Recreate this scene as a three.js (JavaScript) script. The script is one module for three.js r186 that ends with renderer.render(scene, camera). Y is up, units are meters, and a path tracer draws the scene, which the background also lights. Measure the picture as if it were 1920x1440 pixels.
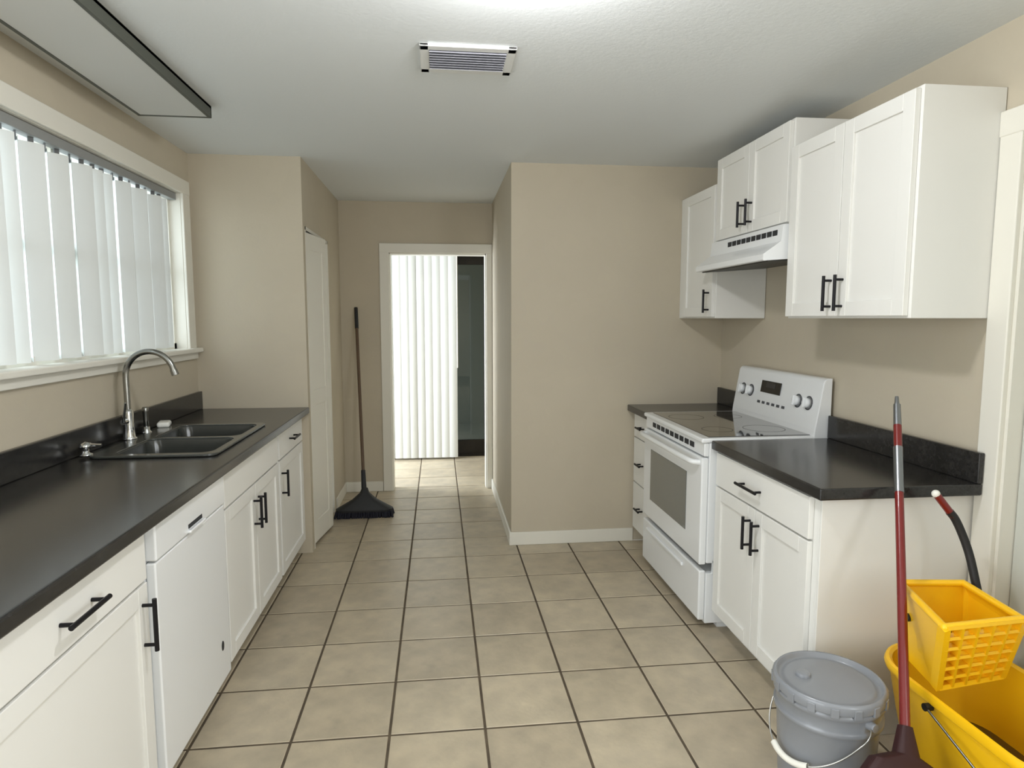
import * as THREE from 'three';
import { RoundedBoxGeometry } from 'three/addons/geometries/RoundedBoxGeometry.js';
import { mergeGeometries, toCreasedNormals } from 'three/addons/utils/BufferGeometryUtils.js';
import { RectAreaLightUniformsLib } from 'three/addons/lights/RectAreaLightUniformsLib.js';

// ---------------------------------------------------------------- camera, sky, lights, exposure
// World: x to the right, y up, -z into the room. "F" below is the distance into the room (z = -F).
RectAreaLightUniformsLib.init();
const scene = new THREE.Scene();
const renderer = new THREE.WebGLRenderer({ antialias: true });
renderer.toneMapping = THREE.LinearToneMapping;
renderer.toneMappingExposure = 1.06;
renderer.shadowMap.enabled = true;

const EYE = 1.45, FOCAL = 1210, YAW = 0.1132, PITCH = 0.1015;
const camera = new THREE.PerspectiveCamera(2 * Math.atan(720 / FOCAL) * 180 / Math.PI, 4 / 3, 0.05, 60);
camera.rotation.order = 'YXZ';
camera.position.set(0, EYE, 0);
camera.rotation.set(-PITCH, -YAW, 0);
scene.add(camera);

scene.background = new THREE.Color().setRGB(0.80, 0.90, 0.97);      // even overcast sky
scene.backgroundIntensity = 1.1;

// daylight that falls through the side window of the back room
const backRoomDaylight = new THREE.RectAreaLight(new THREE.Color().setRGB(0.84, 0.91, 1.0), 16, 0.95, 1.9);
backRoomDaylight.position.set(-1.72, 1.05, -6.08);
backRoomDaylight.lookAt(1, 0.75, -6.08);
scene.add(backRoomDaylight);
// light added at an unseen left-wall glass door, brightening the right-hand fronts
const addedRearLight = new THREE.RectAreaLight(new THREE.Color().setRGB(0.93, 0.97, 1.0), 3.7, 2.4, 1.96);
addedRearLight.position.set(-1.40, 1.06, 0.25);
addedRearLight.lookAt(3, 1.06, 0.25);
scene.add(addedRearLight);
// light added at an unseen right-wall window so the left fronts brighten
const addedSideLight = new THREE.RectAreaLight(new THREE.Color().setRGB(0.95, 0.98, 1.0), 7.4, 2.0, 1.3);
addedSideLight.position.set(1.80, 1.4, 1.0);
addedSideLight.lookAt(-3, 1.4, 1.0);
scene.add(addedSideLight);
// daylight outside the kitchen window, behind its blind
const sinkDaylight = new THREE.RectAreaLight(new THREE.Color().setRGB(0.82, 0.93, 1.0), 1.9, 2.1, 0.84);
sinkDaylight.position.set(-1.56, 1.71, -2.78);
sinkDaylight.lookAt(3, 1.71, -2.78);
scene.add(sinkDaylight);
const LAMP = { x: 0.24, F: 1.64, I: 3.4 };                            // ceiling lamp, built further down

// ---------------------------------------------------------------- room measures
const XL = -1.42, XR = 1.82, CEIL = 2.39, FE = 4.0, FH = 5.42, XP = -0.79, XB = 0.45, FB = -2.6, WT = 0.12;
const CT = 0.914, CTR = 0.90;                                        // worktop heights left and right

// ---------------------------------------------------------------- helpers
let seed = 7;
const rnd = () => { seed = (seed * 1664525 + 1013904223) >>> 0; return seed / 4294967296; };
const taken = new Map();
function numbered(name) { const n = taken.get(name) ?? 0; taken.set(name, n + 1); return n ? `${name}_${String(n).padStart(3, '0')}` : name; }

function prep(g) {                                                   // plain non-indexed geometry with position + normal
  let h = g.index ? g.toNonIndexed() : g;
  for (const k of Object.keys(h.attributes)) if (k !== 'position' && k !== 'normal') h.deleteAttribute(k);
  if (!h.attributes.normal) h.computeVertexNormals();
  return h;
}
function metreUV(g) {                                                // uv in metres from the side a face points to
  const p = g.attributes.position, n = g.attributes.normal, uv = new Float32Array(p.count * 2);
  for (let i = 0; i < p.count; i += 3) {
    let ax = 0, ay = 0, az = 0;
    for (let k = 0; k < 3; k++) { ax += Math.abs(n.getX(i + k)); ay += Math.abs(n.getY(i + k)); az += Math.abs(n.getZ(i + k)); }
    for (let k = 0; k < 3; k++) {
      const x = p.getX(i + k), y = p.getY(i + k), z = p.getZ(i + k);
      const [u, v] = ay >= ax && ay >= az ? [x, z] : ax >= az ? [z, y] : [x, y];
      uv[2 * (i + k)] = u; uv[2 * (i + k) + 1] = v;
    }
  }
  g.setAttribute('uv', new THREE.BufferAttribute(uv, 2));
  return g;
}
const join = (list) => metreUV(mergeGeometries(list.map(prep)));
function mesh(name, geos, mat, parent = scene) {
  const m = new THREE.Mesh(join(Array.isArray(geos) ? geos : [geos]), mat);
  m.name = parent === scene ? numbered(name) : name;
  m.castShadow = m.receiveShadow = true;
  parent.add(m);
  return m;
}
const B = (x0, x1, y0, y1, z0, z1) => new THREE.BoxGeometry(x1 - x0, y1 - y0, z1 - z0).translate((x0 + x1) / 2, (y0 + y1) / 2, (z0 + z1) / 2);
const RB = (x0, x1, y0, y1, z0, z1, r = 0.003, s = 2) => {
  const a = Math.abs(x1 - x0), b = Math.abs(y1 - y0), c = Math.abs(z1 - z0);
  return new RoundedBoxGeometry(a, b, c, s, Math.min(r, a / 2.01, b / 2.01, c / 2.01)).translate((x0 + x1) / 2, (y0 + y1) / 2, (z0 + z1) / 2);
};
const W = (x0, x1, y0, y1, F0, F1) => B(x0, x1, y0, y1, -F1, -F0);  // box given by distances into the room
const RW = (x0, x1, y0, y1, F0, F1, r, s) => RB(x0, x1, y0, y1, -F1, -F0, r, s);
const V = (x, y, z) => new THREE.Vector3(x, y, z);
function tube(pts, r, seg = 40, rad = 12, closed = false) { return new THREE.TubeGeometry(new THREE.CatmullRomCurve3(pts, closed, 'centripetal'), seg, r, rad, closed); }
function rod(a, b, r, r2 = r, rad = 16) {
  const d = b.clone().sub(a), g = new THREE.CylinderGeometry(r2, r, d.length(), rad);
  g.applyQuaternion(new THREE.Quaternion().setFromUnitVectors(V(0, 1, 0), d.clone().normalize()));
  return g.translate((a.x + b.x) / 2, (a.y + b.y) / 2, (a.z + b.z) / 2);
}
const lathe = (pts, n = 40) => new THREE.LatheGeometry(pts.map(([x, y]) => new THREE.Vector2(x, y)), n);
function loft(rings, capFirst = false, capLast = false) {            // rings: arrays of [x, y, z], all alike in length
  const pos = [], n = rings[0].length;
  const tri = (a, b, c) => pos.push(...a, ...b, ...c);
  for (let k = 0; k + 1 < rings.length; k++) for (let i = 0; i < n; i++) {
    const a = rings[k][i], b = rings[k][(i + 1) % n], c = rings[k + 1][i], d = rings[k + 1][(i + 1) % n];
    tri(a, b, c); tri(b, d, c);
  }
  const cap = (r, flip) => { const m = [0, 1, 2].map((j) => r.reduce((s, p) => s + p[j], 0) / n); for (let i = 0; i < n; i++) flip ? tri(m, r[(i + 1) % n], r[i]) : tri(m, r[i], r[(i + 1) % n]); };
  if (capFirst) cap(rings[0], true);
  if (capLast) cap(rings.at(-1), false);
  const g = new THREE.BufferGeometry();
  g.setAttribute('position', new THREE.Float32BufferAttribute(pos, 3));
  g.computeVertexNormals();
  return toCreasedNormals(g, 0.6);
}
function roundRect(cx, cz, hx, hz, r, y, per = 8) {                  // ring, seen from above, counter-clockwise
  const out = [];
  for (const [sx, sz, a0] of [[1, -1, -Math.PI / 2], [1, 1, 0], [-1, 1, Math.PI / 2], [-1, -1, Math.PI]])
    for (let k = 0; k <= per; k++) { const a = a0 + k / per * Math.PI / 2; out.push([cx + sx * (hx - r) + r * Math.cos(a), y, cz + sz * (hz - r) + r * Math.sin(a)]); }
  return out.reverse();
}
function tag(o, label, category, group) { o.userData.label = label; o.userData.category = category; if (group) o.userData.group = group; return o; }
function thing(name, label, category, [x, y, z], turn = 0, group) {
  const o = new THREE.Group(); o.name = numbered(name); o.position.set(x, y, z); o.rotation.y = turn; scene.add(o);
  return tag(o, label, category, group);
}
function struct(name, geos, mat, label) { const m = mesh(name, geos, mat); m.userData.kind = 'structure'; if (label) m.userData.label = label; return m; }
function structGroup(name, label) { const o = new THREE.Group(); o.name = numbered(name); o.userData = { kind: 'structure', label }; scene.add(o); return o; }

// ---------------------------------------------------------------- procedural textures
function valueNoise(n, cells, salt) {                                // tileable smooth noise, 0..1
  const g = new Float32Array(cells * cells); let s = (salt * 2654435761) >>> 0;
  for (let i = 0; i < g.length; i++) { s = (s * 1664525 + 1013904223) >>> 0; g[i] = s / 4294967296; }
  const out = new Float32Array(n * n), f = (t) => t * t * (3 - 2 * t);
  for (let y = 0; y < n; y++) for (let x = 0; x < n; x++) {
    const u = x / n * cells, v = y / n * cells, i = Math.floor(u), j = Math.floor(v), a = f(u - i), b = f(v - j), i2 = (i + 1) % cells, j2 = (j + 1) % cells;
    out[y * n + x] = (g[j * cells + i] * (1 - a) + g[j * cells + i2] * a) * (1 - b) + (g[j2 * cells + i] * (1 - a) + g[j2 * cells + i2] * a) * b;
  }
  return out;
}
function fbm(n, cells, octaves, salt) {
  const out = new Float32Array(n * n); let amp = 1, sum = 0;
  for (let o = 0; o < octaves; o++) { const v = valueNoise(n, cells << o, salt + o * 17); for (let i = 0; i < out.length; i++) out[i] += v[i] * amp; sum += amp; amp *= 0.55; }
  for (let i = 0; i < out.length; i++) out[i] /= sum;
  return out;
}
function tex(n, size, paint, srgb = true) {                          // paint(i) -> [r, g, b] 0..255; size = metres a repeat
  const d = new Uint8Array(n * n * 4);
  for (let i = 0; i < n * n; i++) { const c = paint(i); d[4 * i] = c[0]; d[4 * i + 1] = c[1]; d[4 * i + 2] = c[2]; d[4 * i + 3] = 255; }
  const t = new THREE.DataTexture(d, n, n);
  t.wrapS = t.wrapT = THREE.RepeatWrapping; t.magFilter = THREE.LinearFilter; t.minFilter = THREE.LinearMipmapLinearFilter; t.generateMipmaps = true;
  t.repeat.set(1 / size, 1 / size); if (srgb) t.colorSpace = THREE.SRGBColorSpace; t.needsUpdate = true;
  return t;
}
const clamp = (v) => Math.max(0, Math.min(255, v));
const nFine = fbm(256, 32, 3, 3), nMid = fbm(256, 8, 5, 11), nBig = fbm(256, 4, 4, 23), nTile = fbm(512, 6, 6, 41), nTile2 = fbm(512, 14, 4, 59);
const grey = (arr) => (i) => { const v = clamp(255 * arr[i]); return [v, v, v]; };
const plasterBump = tex(256, 0.35, grey(nFine), false);
const wallMap = tex(256, 1.7, (i) => { const v = 0.972 + 0.05 * nBig[i]; return [195 * v, 185 * v, 165 * v].map(clamp); });
const tintTile = (r, g, b) => tex(512, 0.9, (i) => { const v = 0.87 + 0.16 * nTile[i], w = (nTile2[i] - 0.5) * 30; return [r * v + w, g * v + w * 0.9, b * v + w * 0.7].map(clamp); });
const groutMap = tex(256, 0.4, (i) => { const v = 0.75 + 0.5 * nMid[i]; return [84 * v, 73 * v, 58 * v].map(clamp); });
const laminateMap = tex(256, 0.22, (i) => { const s = nFine[i] > 0.64 ? 6 : nFine[i] < 0.36 ? -5 : 0, v = 40 + 12 * (nMid[i] - 0.5) + s; return [v + 1, v, v - 1].map(clamp); });

const S = (o) => new THREE.MeshStandardMaterial(o), P = (o) => new THREE.MeshPhysicalMaterial(o);
const M = {
  wall: S({ map: wallMap, roughness: 0.72, bumpMap: plasterBump, bumpScale: 0.0003 }),
  ceiling: S({ color: 0xe3e7e8, roughness: 0.9, bumpMap: plasterBump, bumpScale: 0.0004 }),
  trim: S({ color: 0xe4e1d6, roughness: 0.42 }),
  cabinet: S({ color: 0xe7e6e1, roughness: 0.42 }),
  cabinetInside: S({ color: 0xd6cfbf, roughness: 0.6 }),
  handle: S({ color: 0x17161a, roughness: 0.38, metalness: 0.5 }),
  laminate: P({ map: laminateMap, roughness: 0.2, specularIntensity: 1 }),
  sink: P({ color: 0x3a3c39, roughness: 0.22, clearcoat: 0.4, clearcoatRoughness: 0.1 }),
  nickel: S({ color: 0x9c9c98, roughness: 0.24, metalness: 1 }),
  chrome: S({ color: 0xd8dadb, roughness: 0.08, metalness: 1 }),
  appliance: P({ color: 0xeceeef, roughness: 0.28, clearcoat: 0.5, clearcoatRoughness: 0.15 }),
  applianceGap: S({ color: 0x24262a, roughness: 0.6 }),
  cooktop: P({ color: 0x0b0b0c, roughness: 0.06, clearcoat: 1, clearcoatRoughness: 0.03 }),
  burner: S({ color: 0x2a2a2b, roughness: 0.25 }),
  ovenGlass: P({ color: 0x636866, roughness: 0.16, clearcoat: 1, clearcoatRoughness: 0.06 }),
  display: P({ color: 0x060607, roughness: 0.12 }),
  print: S({ color: 0x4c4e52, roughness: 0.6 }),
  hoodUnder: S({ color: 0x4a4a46, roughness: 0.5, metalness: 0.4 }),
  grout: S({ map: groutMap, roughness: 0.9 }),
  tiles: [[190, 177, 153], [184, 171, 148], [195, 182, 158]].map(([r, g, b]) => S({ map: tintTile(r, g, b), roughness: 0.38, bumpMap: plasterBump, bumpScale: 0.0005 })),
  slat: P({ color: 0xe1e4e2, roughness: 0.95, transmission: 0.05, thickness: 0, side: THREE.DoubleSide }),
  railGrey: S({ color: 0x8d8f8e, roughness: 0.5 }),
  clip: S({ color: 0x5b5d5e, roughness: 0.6 }),
  glass: P({ color: 0xffffff, roughness: 0, transmission: 1, thickness: 0, ior: 1.5 }),
  tinted: P({ color: 0xaeb3b0, roughness: 0.02, transmission: 1, thickness: 0, ior: 1.5 }),
  bronze: S({ color: 0x25221d, roughness: 0.45, metalness: 0.5 }),
  porch: S({ color: 0xc9cbc2, roughness: 0.9 }),
  ground: S({ color: 0x77805f, roughness: 1 }),
  fixtureFrame: S({ color: 0x4c4f47, roughness: 0.55 }),
  diffuser: P({ color: 0xd2d3d0, roughness: 0.6 }),
  ventWhite: S({ color: 0xdfe0de, roughness: 0.5 }),
  ventGrey: S({ color: 0xa9aab3, roughness: 0.6 }),
  ventDark: S({ color: 0x9a9ba4, roughness: 0.8 }),
  doorGrey: S({ color: 0xc4c6bd, roughness: 0.5 }),
  bucketGrey: P({ color: 0x85888d, roughness: 0.32, clearcoat: 0.25 }),
  whitePlastic: S({ color: 0xe9e7dd, roughness: 0.4 }),
  wire: S({ color: 0xc9c9c4, roughness: 0.3, metalness: 0.9 }),
  yellow: P({ color: 0xfdc614, roughness: 0.36, clearcoat: 0.2, side: THREE.DoubleSide }),
  red: P({ color: 0x6f0f0c, roughness: 0.32, clearcoat: 0.4 }),
  darkRed: S({ color: 0x2c0505, roughness: 0.6 }),
  blackRubber: S({ color: 0x141414, roughness: 0.55 }),
  steel: S({ color: 0x8f9296, roughness: 0.3, metalness: 1 }),
  broomWood: S({ color: 0x5e4a38, roughness: 0.55 }),
  broomHead: S({ color: 0x1d1f22, roughness: 0.6 }),
  bristle: S({ color: 0x1b1c28, roughness: 0.95 }),
  soap: P({ color: 0xf2f2ec, roughness: 0.35 }),
  brownSheet: P({ color: 0x5d4310, roughness: 0.12 }),
  globe: S({ color: 0xffffff, emissive: 0xfffcf6, emissiveIntensity: 3 }),
};

// ---------------------------------------------------------------- floor: grout bed with every tile of its own
{
  const floor = structGroup('floor', 'beige square ceramic floor tiles with dark grout');
  mesh('grout', [W(XL - 0.2, XR + 0.2, -0.12, -0.0025, FB - 0.1, FE), W(XL - 0.2, XB + 0.6, -0.12, -0.0025, FE, FH + WT), W(-1.9, 1.3, -0.12, -0.0025, FH + WT, 6.9)], M.grout, floor);
  const T = 0.3354, X0 = -0.8568, F0 = 2.1558, G = 0.0095, c = 0.0022, cache = new Map();
  function tileGeo(w, d, variant) {
    const key = w.toFixed(3) + d.toFixed(3) + variant;
    if (cache.has(key)) return cache.get(key);
    const a = w / 2, b = d / 2, lo = -0.008, q = [];
    const quad = (p, r, s, t) => q.push(...p, ...r, ...s, ...p, ...s, ...t);
    const up = [[-a + c, 0, b - c], [a - c, 0, b - c], [a - c, 0, -b + c], [-a + c, 0, -b + c]], mid = [[-a, -c, b], [a, -c, b], [a, -c, -b], [-a, -c, -b]], low = mid.map(([x, , z]) => [x, lo, z]);
    quad(...up);
    for (let i = 0; i < 4; i++) { const j = (i + 1) % 4; quad(mid[i], mid[j], up[j], up[i]); quad(low[i], low[j], mid[j], mid[i]); }
    const g = new THREE.BufferGeometry(); g.setAttribute('position', new THREE.Float32BufferAttribute(q, 3)); g.computeVertexNormals(); metreUV(g);
    const uv = g.attributes.uv; for (let i = 0; i < uv.count; i++) uv.setXY(i, uv.getX(i) + variant * 0.271, uv.getY(i) + variant * 0.413);
    cache.set(key, g); return g;
  }
  const areas = [[-0.93, XR, -0.2, FE], [XP - 0.08, XB, FE, FH], [-0.40, 0.405, FH, FH + WT], [-1.5, 1.15, FH + WT, 6.72]];
  let n = 0;
  for (const [ax0, ax1, af0, af1] of areas)
    for (let i = -3; i < 9; i++) for (let j = -9; j < 15; j++) {
      const x0 = Math.max(ax0, X0 + i * T + G / 2), x1 = Math.min(ax1, X0 + (i + 1) * T - G / 2), f0 = Math.max(af0, F0 + j * T + G / 2), f1 = Math.min(af1, F0 + (j + 1) * T - G / 2);
      if (x1 - x0 < 0.02 || f1 - f0 < 0.02) continue;
      const m = new THREE.Mesh(tileGeo(x1 - x0, f1 - f0, Math.floor(rnd() * 6)), M.tiles[Math.floor(rnd() * 3)]);
      m.name = n ? `tile_${String(n).padStart(3, '0')}` : 'tile'; n++;
      m.position.set((x0 + x1) / 2, (rnd() - 0.5) * 0.0006, -(f0 + f1) / 2); m.castShadow = m.receiveShadow = true; floor.add(m);
    }
}

// ---------------------------------------------------------------- shell
struct('ceiling', [W(XL - WT, XR + WT, CEIL, CEIL + 0.1, FB - WT, FH + WT), W(-1.9, 1.3, CEIL, CEIL + 0.1, FH + WT, 6.9)], M.ceiling, 'flat white textured ceiling');
const WIN = { f0: 1.70, f1: 3.86, y0: 1.275, y1: 2.145 };
struct('wall_left', [W(XL - WT, XL, 0, WIN.y0, 0.95, FH), W(XL - WT, XL, WIN.y1, CEIL, 0.95, FH), W(XL - WT, XL, WIN.y0, WIN.y1, 0.95, WIN.f0), W(XL - WT, XL, 0, CEIL, FB, -1.45), W(XL - WT, XL, 2.09, CEIL, -1.45, 0.95), W(XL - WT, XL, WIN.y0, WIN.y1, WIN.f1, FH)], M.wall, 'tan wall with the wide kitchen window');
struct('wall_closet_front', W(XL, XP, 0, CEIL, FE, FE + 0.05), M.wall, 'tan wall at the far end of the sink counter');
const CLO = { f0: 4.065, f1: 4.86, y: 2.0 };
struct('wall_closet_side', [W(XP - 0.09, XP, CLO.y, CEIL, FE + 0.05, FH), W(XP - 0.09, XP, 0, CLO.y, CLO.f1, FH), W(XP - 0.09, XP, 0, CLO.y, FE + 0.05, CLO.f0)], M.wall, 'tan wall around the closet door');
const DO = { x0: -0.40, x1: 0.405, y: 1.985 };
struct('wall_hall_end', [W(XL - WT, DO.x0, 0, CEIL, FH, FH + WT), W(DO.x1, XB + 0.5, 0, CEIL, FH, FH + WT), W(DO.x0, DO.x1, DO.y, CEIL, FH, FH + WT)], M.wall, 'tan hall wall around the open doorway');
struct('wall_right_block', W(XB, XR + WT, 0, CEIL, FE, FH), M.wall, 'wide tan wall facing the room beside the range cabinets');
const RD = { f0: 0.98, f1: 1.875, y: 2.03 };
struct('wall_right', [W(XR, XR + WT, 0, CEIL, FB, -2.0), W(XR, XR + WT, 0, 0.75, -2.0, 0), W(XR, XR + WT, 2.05, CEIL, -2.0, 0), W(XR, XR + WT, 0, CEIL, 0, RD.f0), W(XR, XR + WT, RD.y, CEIL, RD.f0, RD.f1), W(XR, XR + WT, 0, CEIL, RD.f1, FE)], M.wall, 'tan wall behind the range and the white wall cabinets');
{  // unseen window, added for light on the left cabinet fronts
  const w = structGroup('added_window_3', 'unseen window added in the right wall to light the left cabinet fronts'), f = (y0, y1, f0, f1) => W(XR + 0.03, XR + 0.09, y0, y1, f0, f1);
  mesh('window_frame', [f(0.75, 0.79, -2, 0), f(2.01, 2.05, -2, 0), f(0.75, 2.05, -2, -1.96), f(0.75, 2.05, -0.04, 0), f(0.75, 2.05, -1.02, -0.98)], M.trim, w);
  for (const [a, b] of [[-1.96, -1.02], [-0.98, -0.04]]) mesh('pane', new THREE.PlaneGeometry(b - a, 1.22).rotateY(Math.PI / 2).translate(XR + 0.06, 1.4, -(a + b) / 2), M.glass, w);
}
struct('wall_behind', W(XL - WT, XR + WT, 0, CEIL, FB - WT, FB), M.wall, 'tan wall closing the room');
{  // unseen glass door, added for light on the right-hand cabinets and buckets
  const d = structGroup('door_4', 'unseen sliding glass door added behind the camera to light the right side');
  const x = XL - 0.06, f = (x0, x1, y0, y1, f0, f1) => W(x + x0, x + x1, y0, y1, f0, f1);
  mesh('door_frame', [f(-0.03, 0.03, 2.05, 2.09, -1.45, 0.95), f(-0.03, 0.03, 0, 0.03, -1.45, 0.95), f(-0.03, 0.03, 0, 2.09, -1.45, -1.41), f(-0.03, 0.03, 0, 2.09, 0.91, 0.95), f(-0.03, 0.03, 0, 2.09, -0.28, -0.22)], M.trim, d);
  for (const [a, b] of [[-1.41, -0.28], [-0.22, 0.91]]) mesh('pane', new THREE.PlaneGeometry(b - a, 2.02).rotateY(Math.PI / 2).translate(x, 1.04, -(a + b) / 2), M.glass, d);
}
// back room and its porch
struct('wall_back_room_left', [W(-1.9, -1.78, 0, 0.06, FH + WT, 6.9), W(-1.9, -1.78, 2.06, CEIL, FH + WT, 6.9), W(-1.9, -1.78, 0.06, 2.06, 6.56, 6.9), W(-1.9, -1.78, 0.06, 2.06, FH + WT, 5.60), W(-1.9, XL - WT, 0, CEIL, FH, FH + WT)], M.wall, 'wall of the back room with its window');
struct('wall_back_room_right', [W(1.18, 1.3, 0, CEIL, FH + WT, 6.9), W(XB + 0.5, 1.3, 0, CEIL, FH, FH + WT)], M.wall, 'wall of the back room');
struct('wall_back_room_end', [W(-1.78, -1.35, 0, CEIL, 6.72, 6.84), W(0.56, 1.18, 0, CEIL, 6.72, 6.84), W(-1.35, 0.56, 2.12, CEIL, 6.72, 6.84)], M.wall, 'wall around the sliding glass door');
struct('wall_porch', [W(-1.6, 1.0, -0.1, -0.02, 6.9, 9.0), W(-1.6, 1.0, 2.4, 2.5, 6.9, 9.0), W(1.0, 1.1, -0.1, 2.5, 6.9, 9.0), W(-1.6, 1.0, -0.1, 2.5, 9.0, 9.1)], M.porch, 'dim grey porch behind the sliding door');
struct('ground', [W(-30, XL - 0.3, -0.4, -0.25, -20, 30), W(XR + 0.3, 30, -0.4, -0.25, -20, 30)], M.ground, 'lawn outside the window');

// baseboards
const BBH = 0.085, BBT = 0.013;
struct('baseboard_block', [RW(XB - BBT, 1.25, 0, BBH, FE - BBT, FE, 0.004), RW(XB - BBT, XB, 0, BBH, FE, FH - 0.02, 0.004)], M.trim, 'white baseboard of the wide tan wall');
struct('baseboard_hall', [RW(XP, DO.x0 - 0.075, 0, BBH, FH - BBT, FH, 0.004), RW(XP, XP + BBT, 0, BBH, CLO.f1 + 0.07, FH - BBT, 0.004)], M.trim, 'white baseboard in the hall');
struct('baseboard_right', RW(XR - BBT, XR, 0, BBH, FB, RD.f0 - 0.08, 0.004), M.trim, 'white baseboard of the right wall');

// doorway casing in the hall
function casing(name, label, parts) { return struct(name, parts, M.trim, label); }
casing('trim_1', 'white casing of the open hall doorway', [
  RW(DO.x0 - 0.072, DO.x0 + 0.006, 0, DO.y + 0.072, FH - 0.018, FH, 0.005), RW(DO.x1 - 0.006, XB - 0.001, 0, DO.y + 0.072, FH - 0.018, FH, 0.005), RW(DO.x0 - 0.072, XB - 0.001, DO.y - 0.004, DO.y + 0.072, FH - 0.02, FH, 0.005),
  W(DO.x0 - 0.004, DO.x0 + 0.014, 0, DO.y, FH, FH + WT), W(DO.x1 - 0.014, DO.x1 + 0.004, 0, DO.y, FH, FH + WT), W(DO.x0, DO.x1, DO.y - 0.014, DO.y + 0.004, FH, FH + WT)]);
// closet casing and its folding door
casing('trim_2', 'white casing of the closet door', [W(XP - 0.09, XP + 0.002, CLO.y - 0.02, CLO.y + 0.0, CLO.f0, CLO.f1), W(XP - 0.09, XP + 0.002, 0, CLO.y, CLO.f1 - 0.018, CLO.f1), W(XP - 0.09, XP + 0.002, 0, CLO.y, CLO.f0, CLO.f0 + 0.014)]);
{
  const d = structGroup('door_1', 'white bifold closet door standing slightly open');
  const a = V(-0.812, 0, -4.085), b = V(-0.755, 0, -4.465), e = V(-0.835, 0, -4.835);
  const leaf = (p, q, name) => {
    const w = p.distanceTo(q) - 0.004, g = [B(-w / 2, w / 2, 0.022, CLO.y - 0.03, -0.011, 0.011)];
    for (const [x0, x1] of [[-w / 2, -w / 2 + 0.07], [w / 2 - 0.07, w / 2]]) g.push(RB(x0, x1, 0.022, CLO.y - 0.03, -0.016, 0.016, 0.003));
    for (const [y0, y1] of [[0.022, 0.16], [0.9, 1.0], [CLO.y - 0.13, CLO.y - 0.03]]) g.push(RB(-w / 2, w / 2, y0, y1, -0.015, 0.015, 0.003));
    const m = mesh(name, g, M.trim, d); m.position.set((p.x + q.x) / 2, 0, (p.z + q.z) / 2); m.rotation.y = Math.atan2(-(q.z - p.z), q.x - p.x); return m;
  };
  leaf(a, b, 'door_leaf'); leaf(b, e, 'door_leaf');
  mesh('top_track', W(XP - 0.065, XP - 0.025, CLO.y - 0.03, CLO.y - 0.02, CLO.f0 + 0.014, CLO.f1 - 0.018), M.railGrey, d);
}
// door in the right wall
casing('trim_3', 'white casing of the door beside the counter end', [
  RW(XR - 0.02, XR, 0, RD.y + 0.075, RD.f1 - 0.004, RD.f1 + 0.078, 0.005), RW(XR - 0.02, XR, 0, RD.y + 0.075, RD.f0 - 0.078, RD.f0 + 0.004, 0.005), RW(XR - 0.023, XR, RD.y - 0.004, RD.y + 0.077, RD.f0 - 0.08, RD.f1 + 0.08, 0.005),
  W(XR - 0.002, XR + WT, 0, RD.y, RD.f1 - 0.016, RD.f1 + 0.002), W(XR - 0.002, XR + WT, 0, RD.y, RD.f0 - 0.002, RD.f0 + 0.016), W(XR - 0.002, XR + WT, RD.y - 0.016, RD.y + 0.002, RD.f0, RD.f1)]);
{
  const d = structGroup('door_2', 'pale grey door beside the counter end');
  mesh('door_leaf', [W(XR + 0.05, XR + 0.085, 0.01, RD.y - 0.02, RD.f0 + 0.02, RD.f1 - 0.02)], M.doorGrey, d);
  for (const [y0, y1] of [[0.15, 0.85], [1.0, 1.88]]) mesh('door_panel', [RW(XR + 0.042, XR + 0.052, y0, y1, RD.f0 + 0.14, RD.f1 - 0.14, 0.006)], M.doorGrey, d);
  mesh('door_knob', [lathe([[0, 0.06], [0.022, 0.055], [0.027, 0.04], [0.02, 0.025], [0.01, 0.02], [0.01, 0.006], [0.028, 0.004], [0.028, 0]], 20).rotateZ(Math.PI / 2).translate(XR + 0.05, 0.95, -(RD.f0 + 0.09))], M.nickel, d);
}

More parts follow.
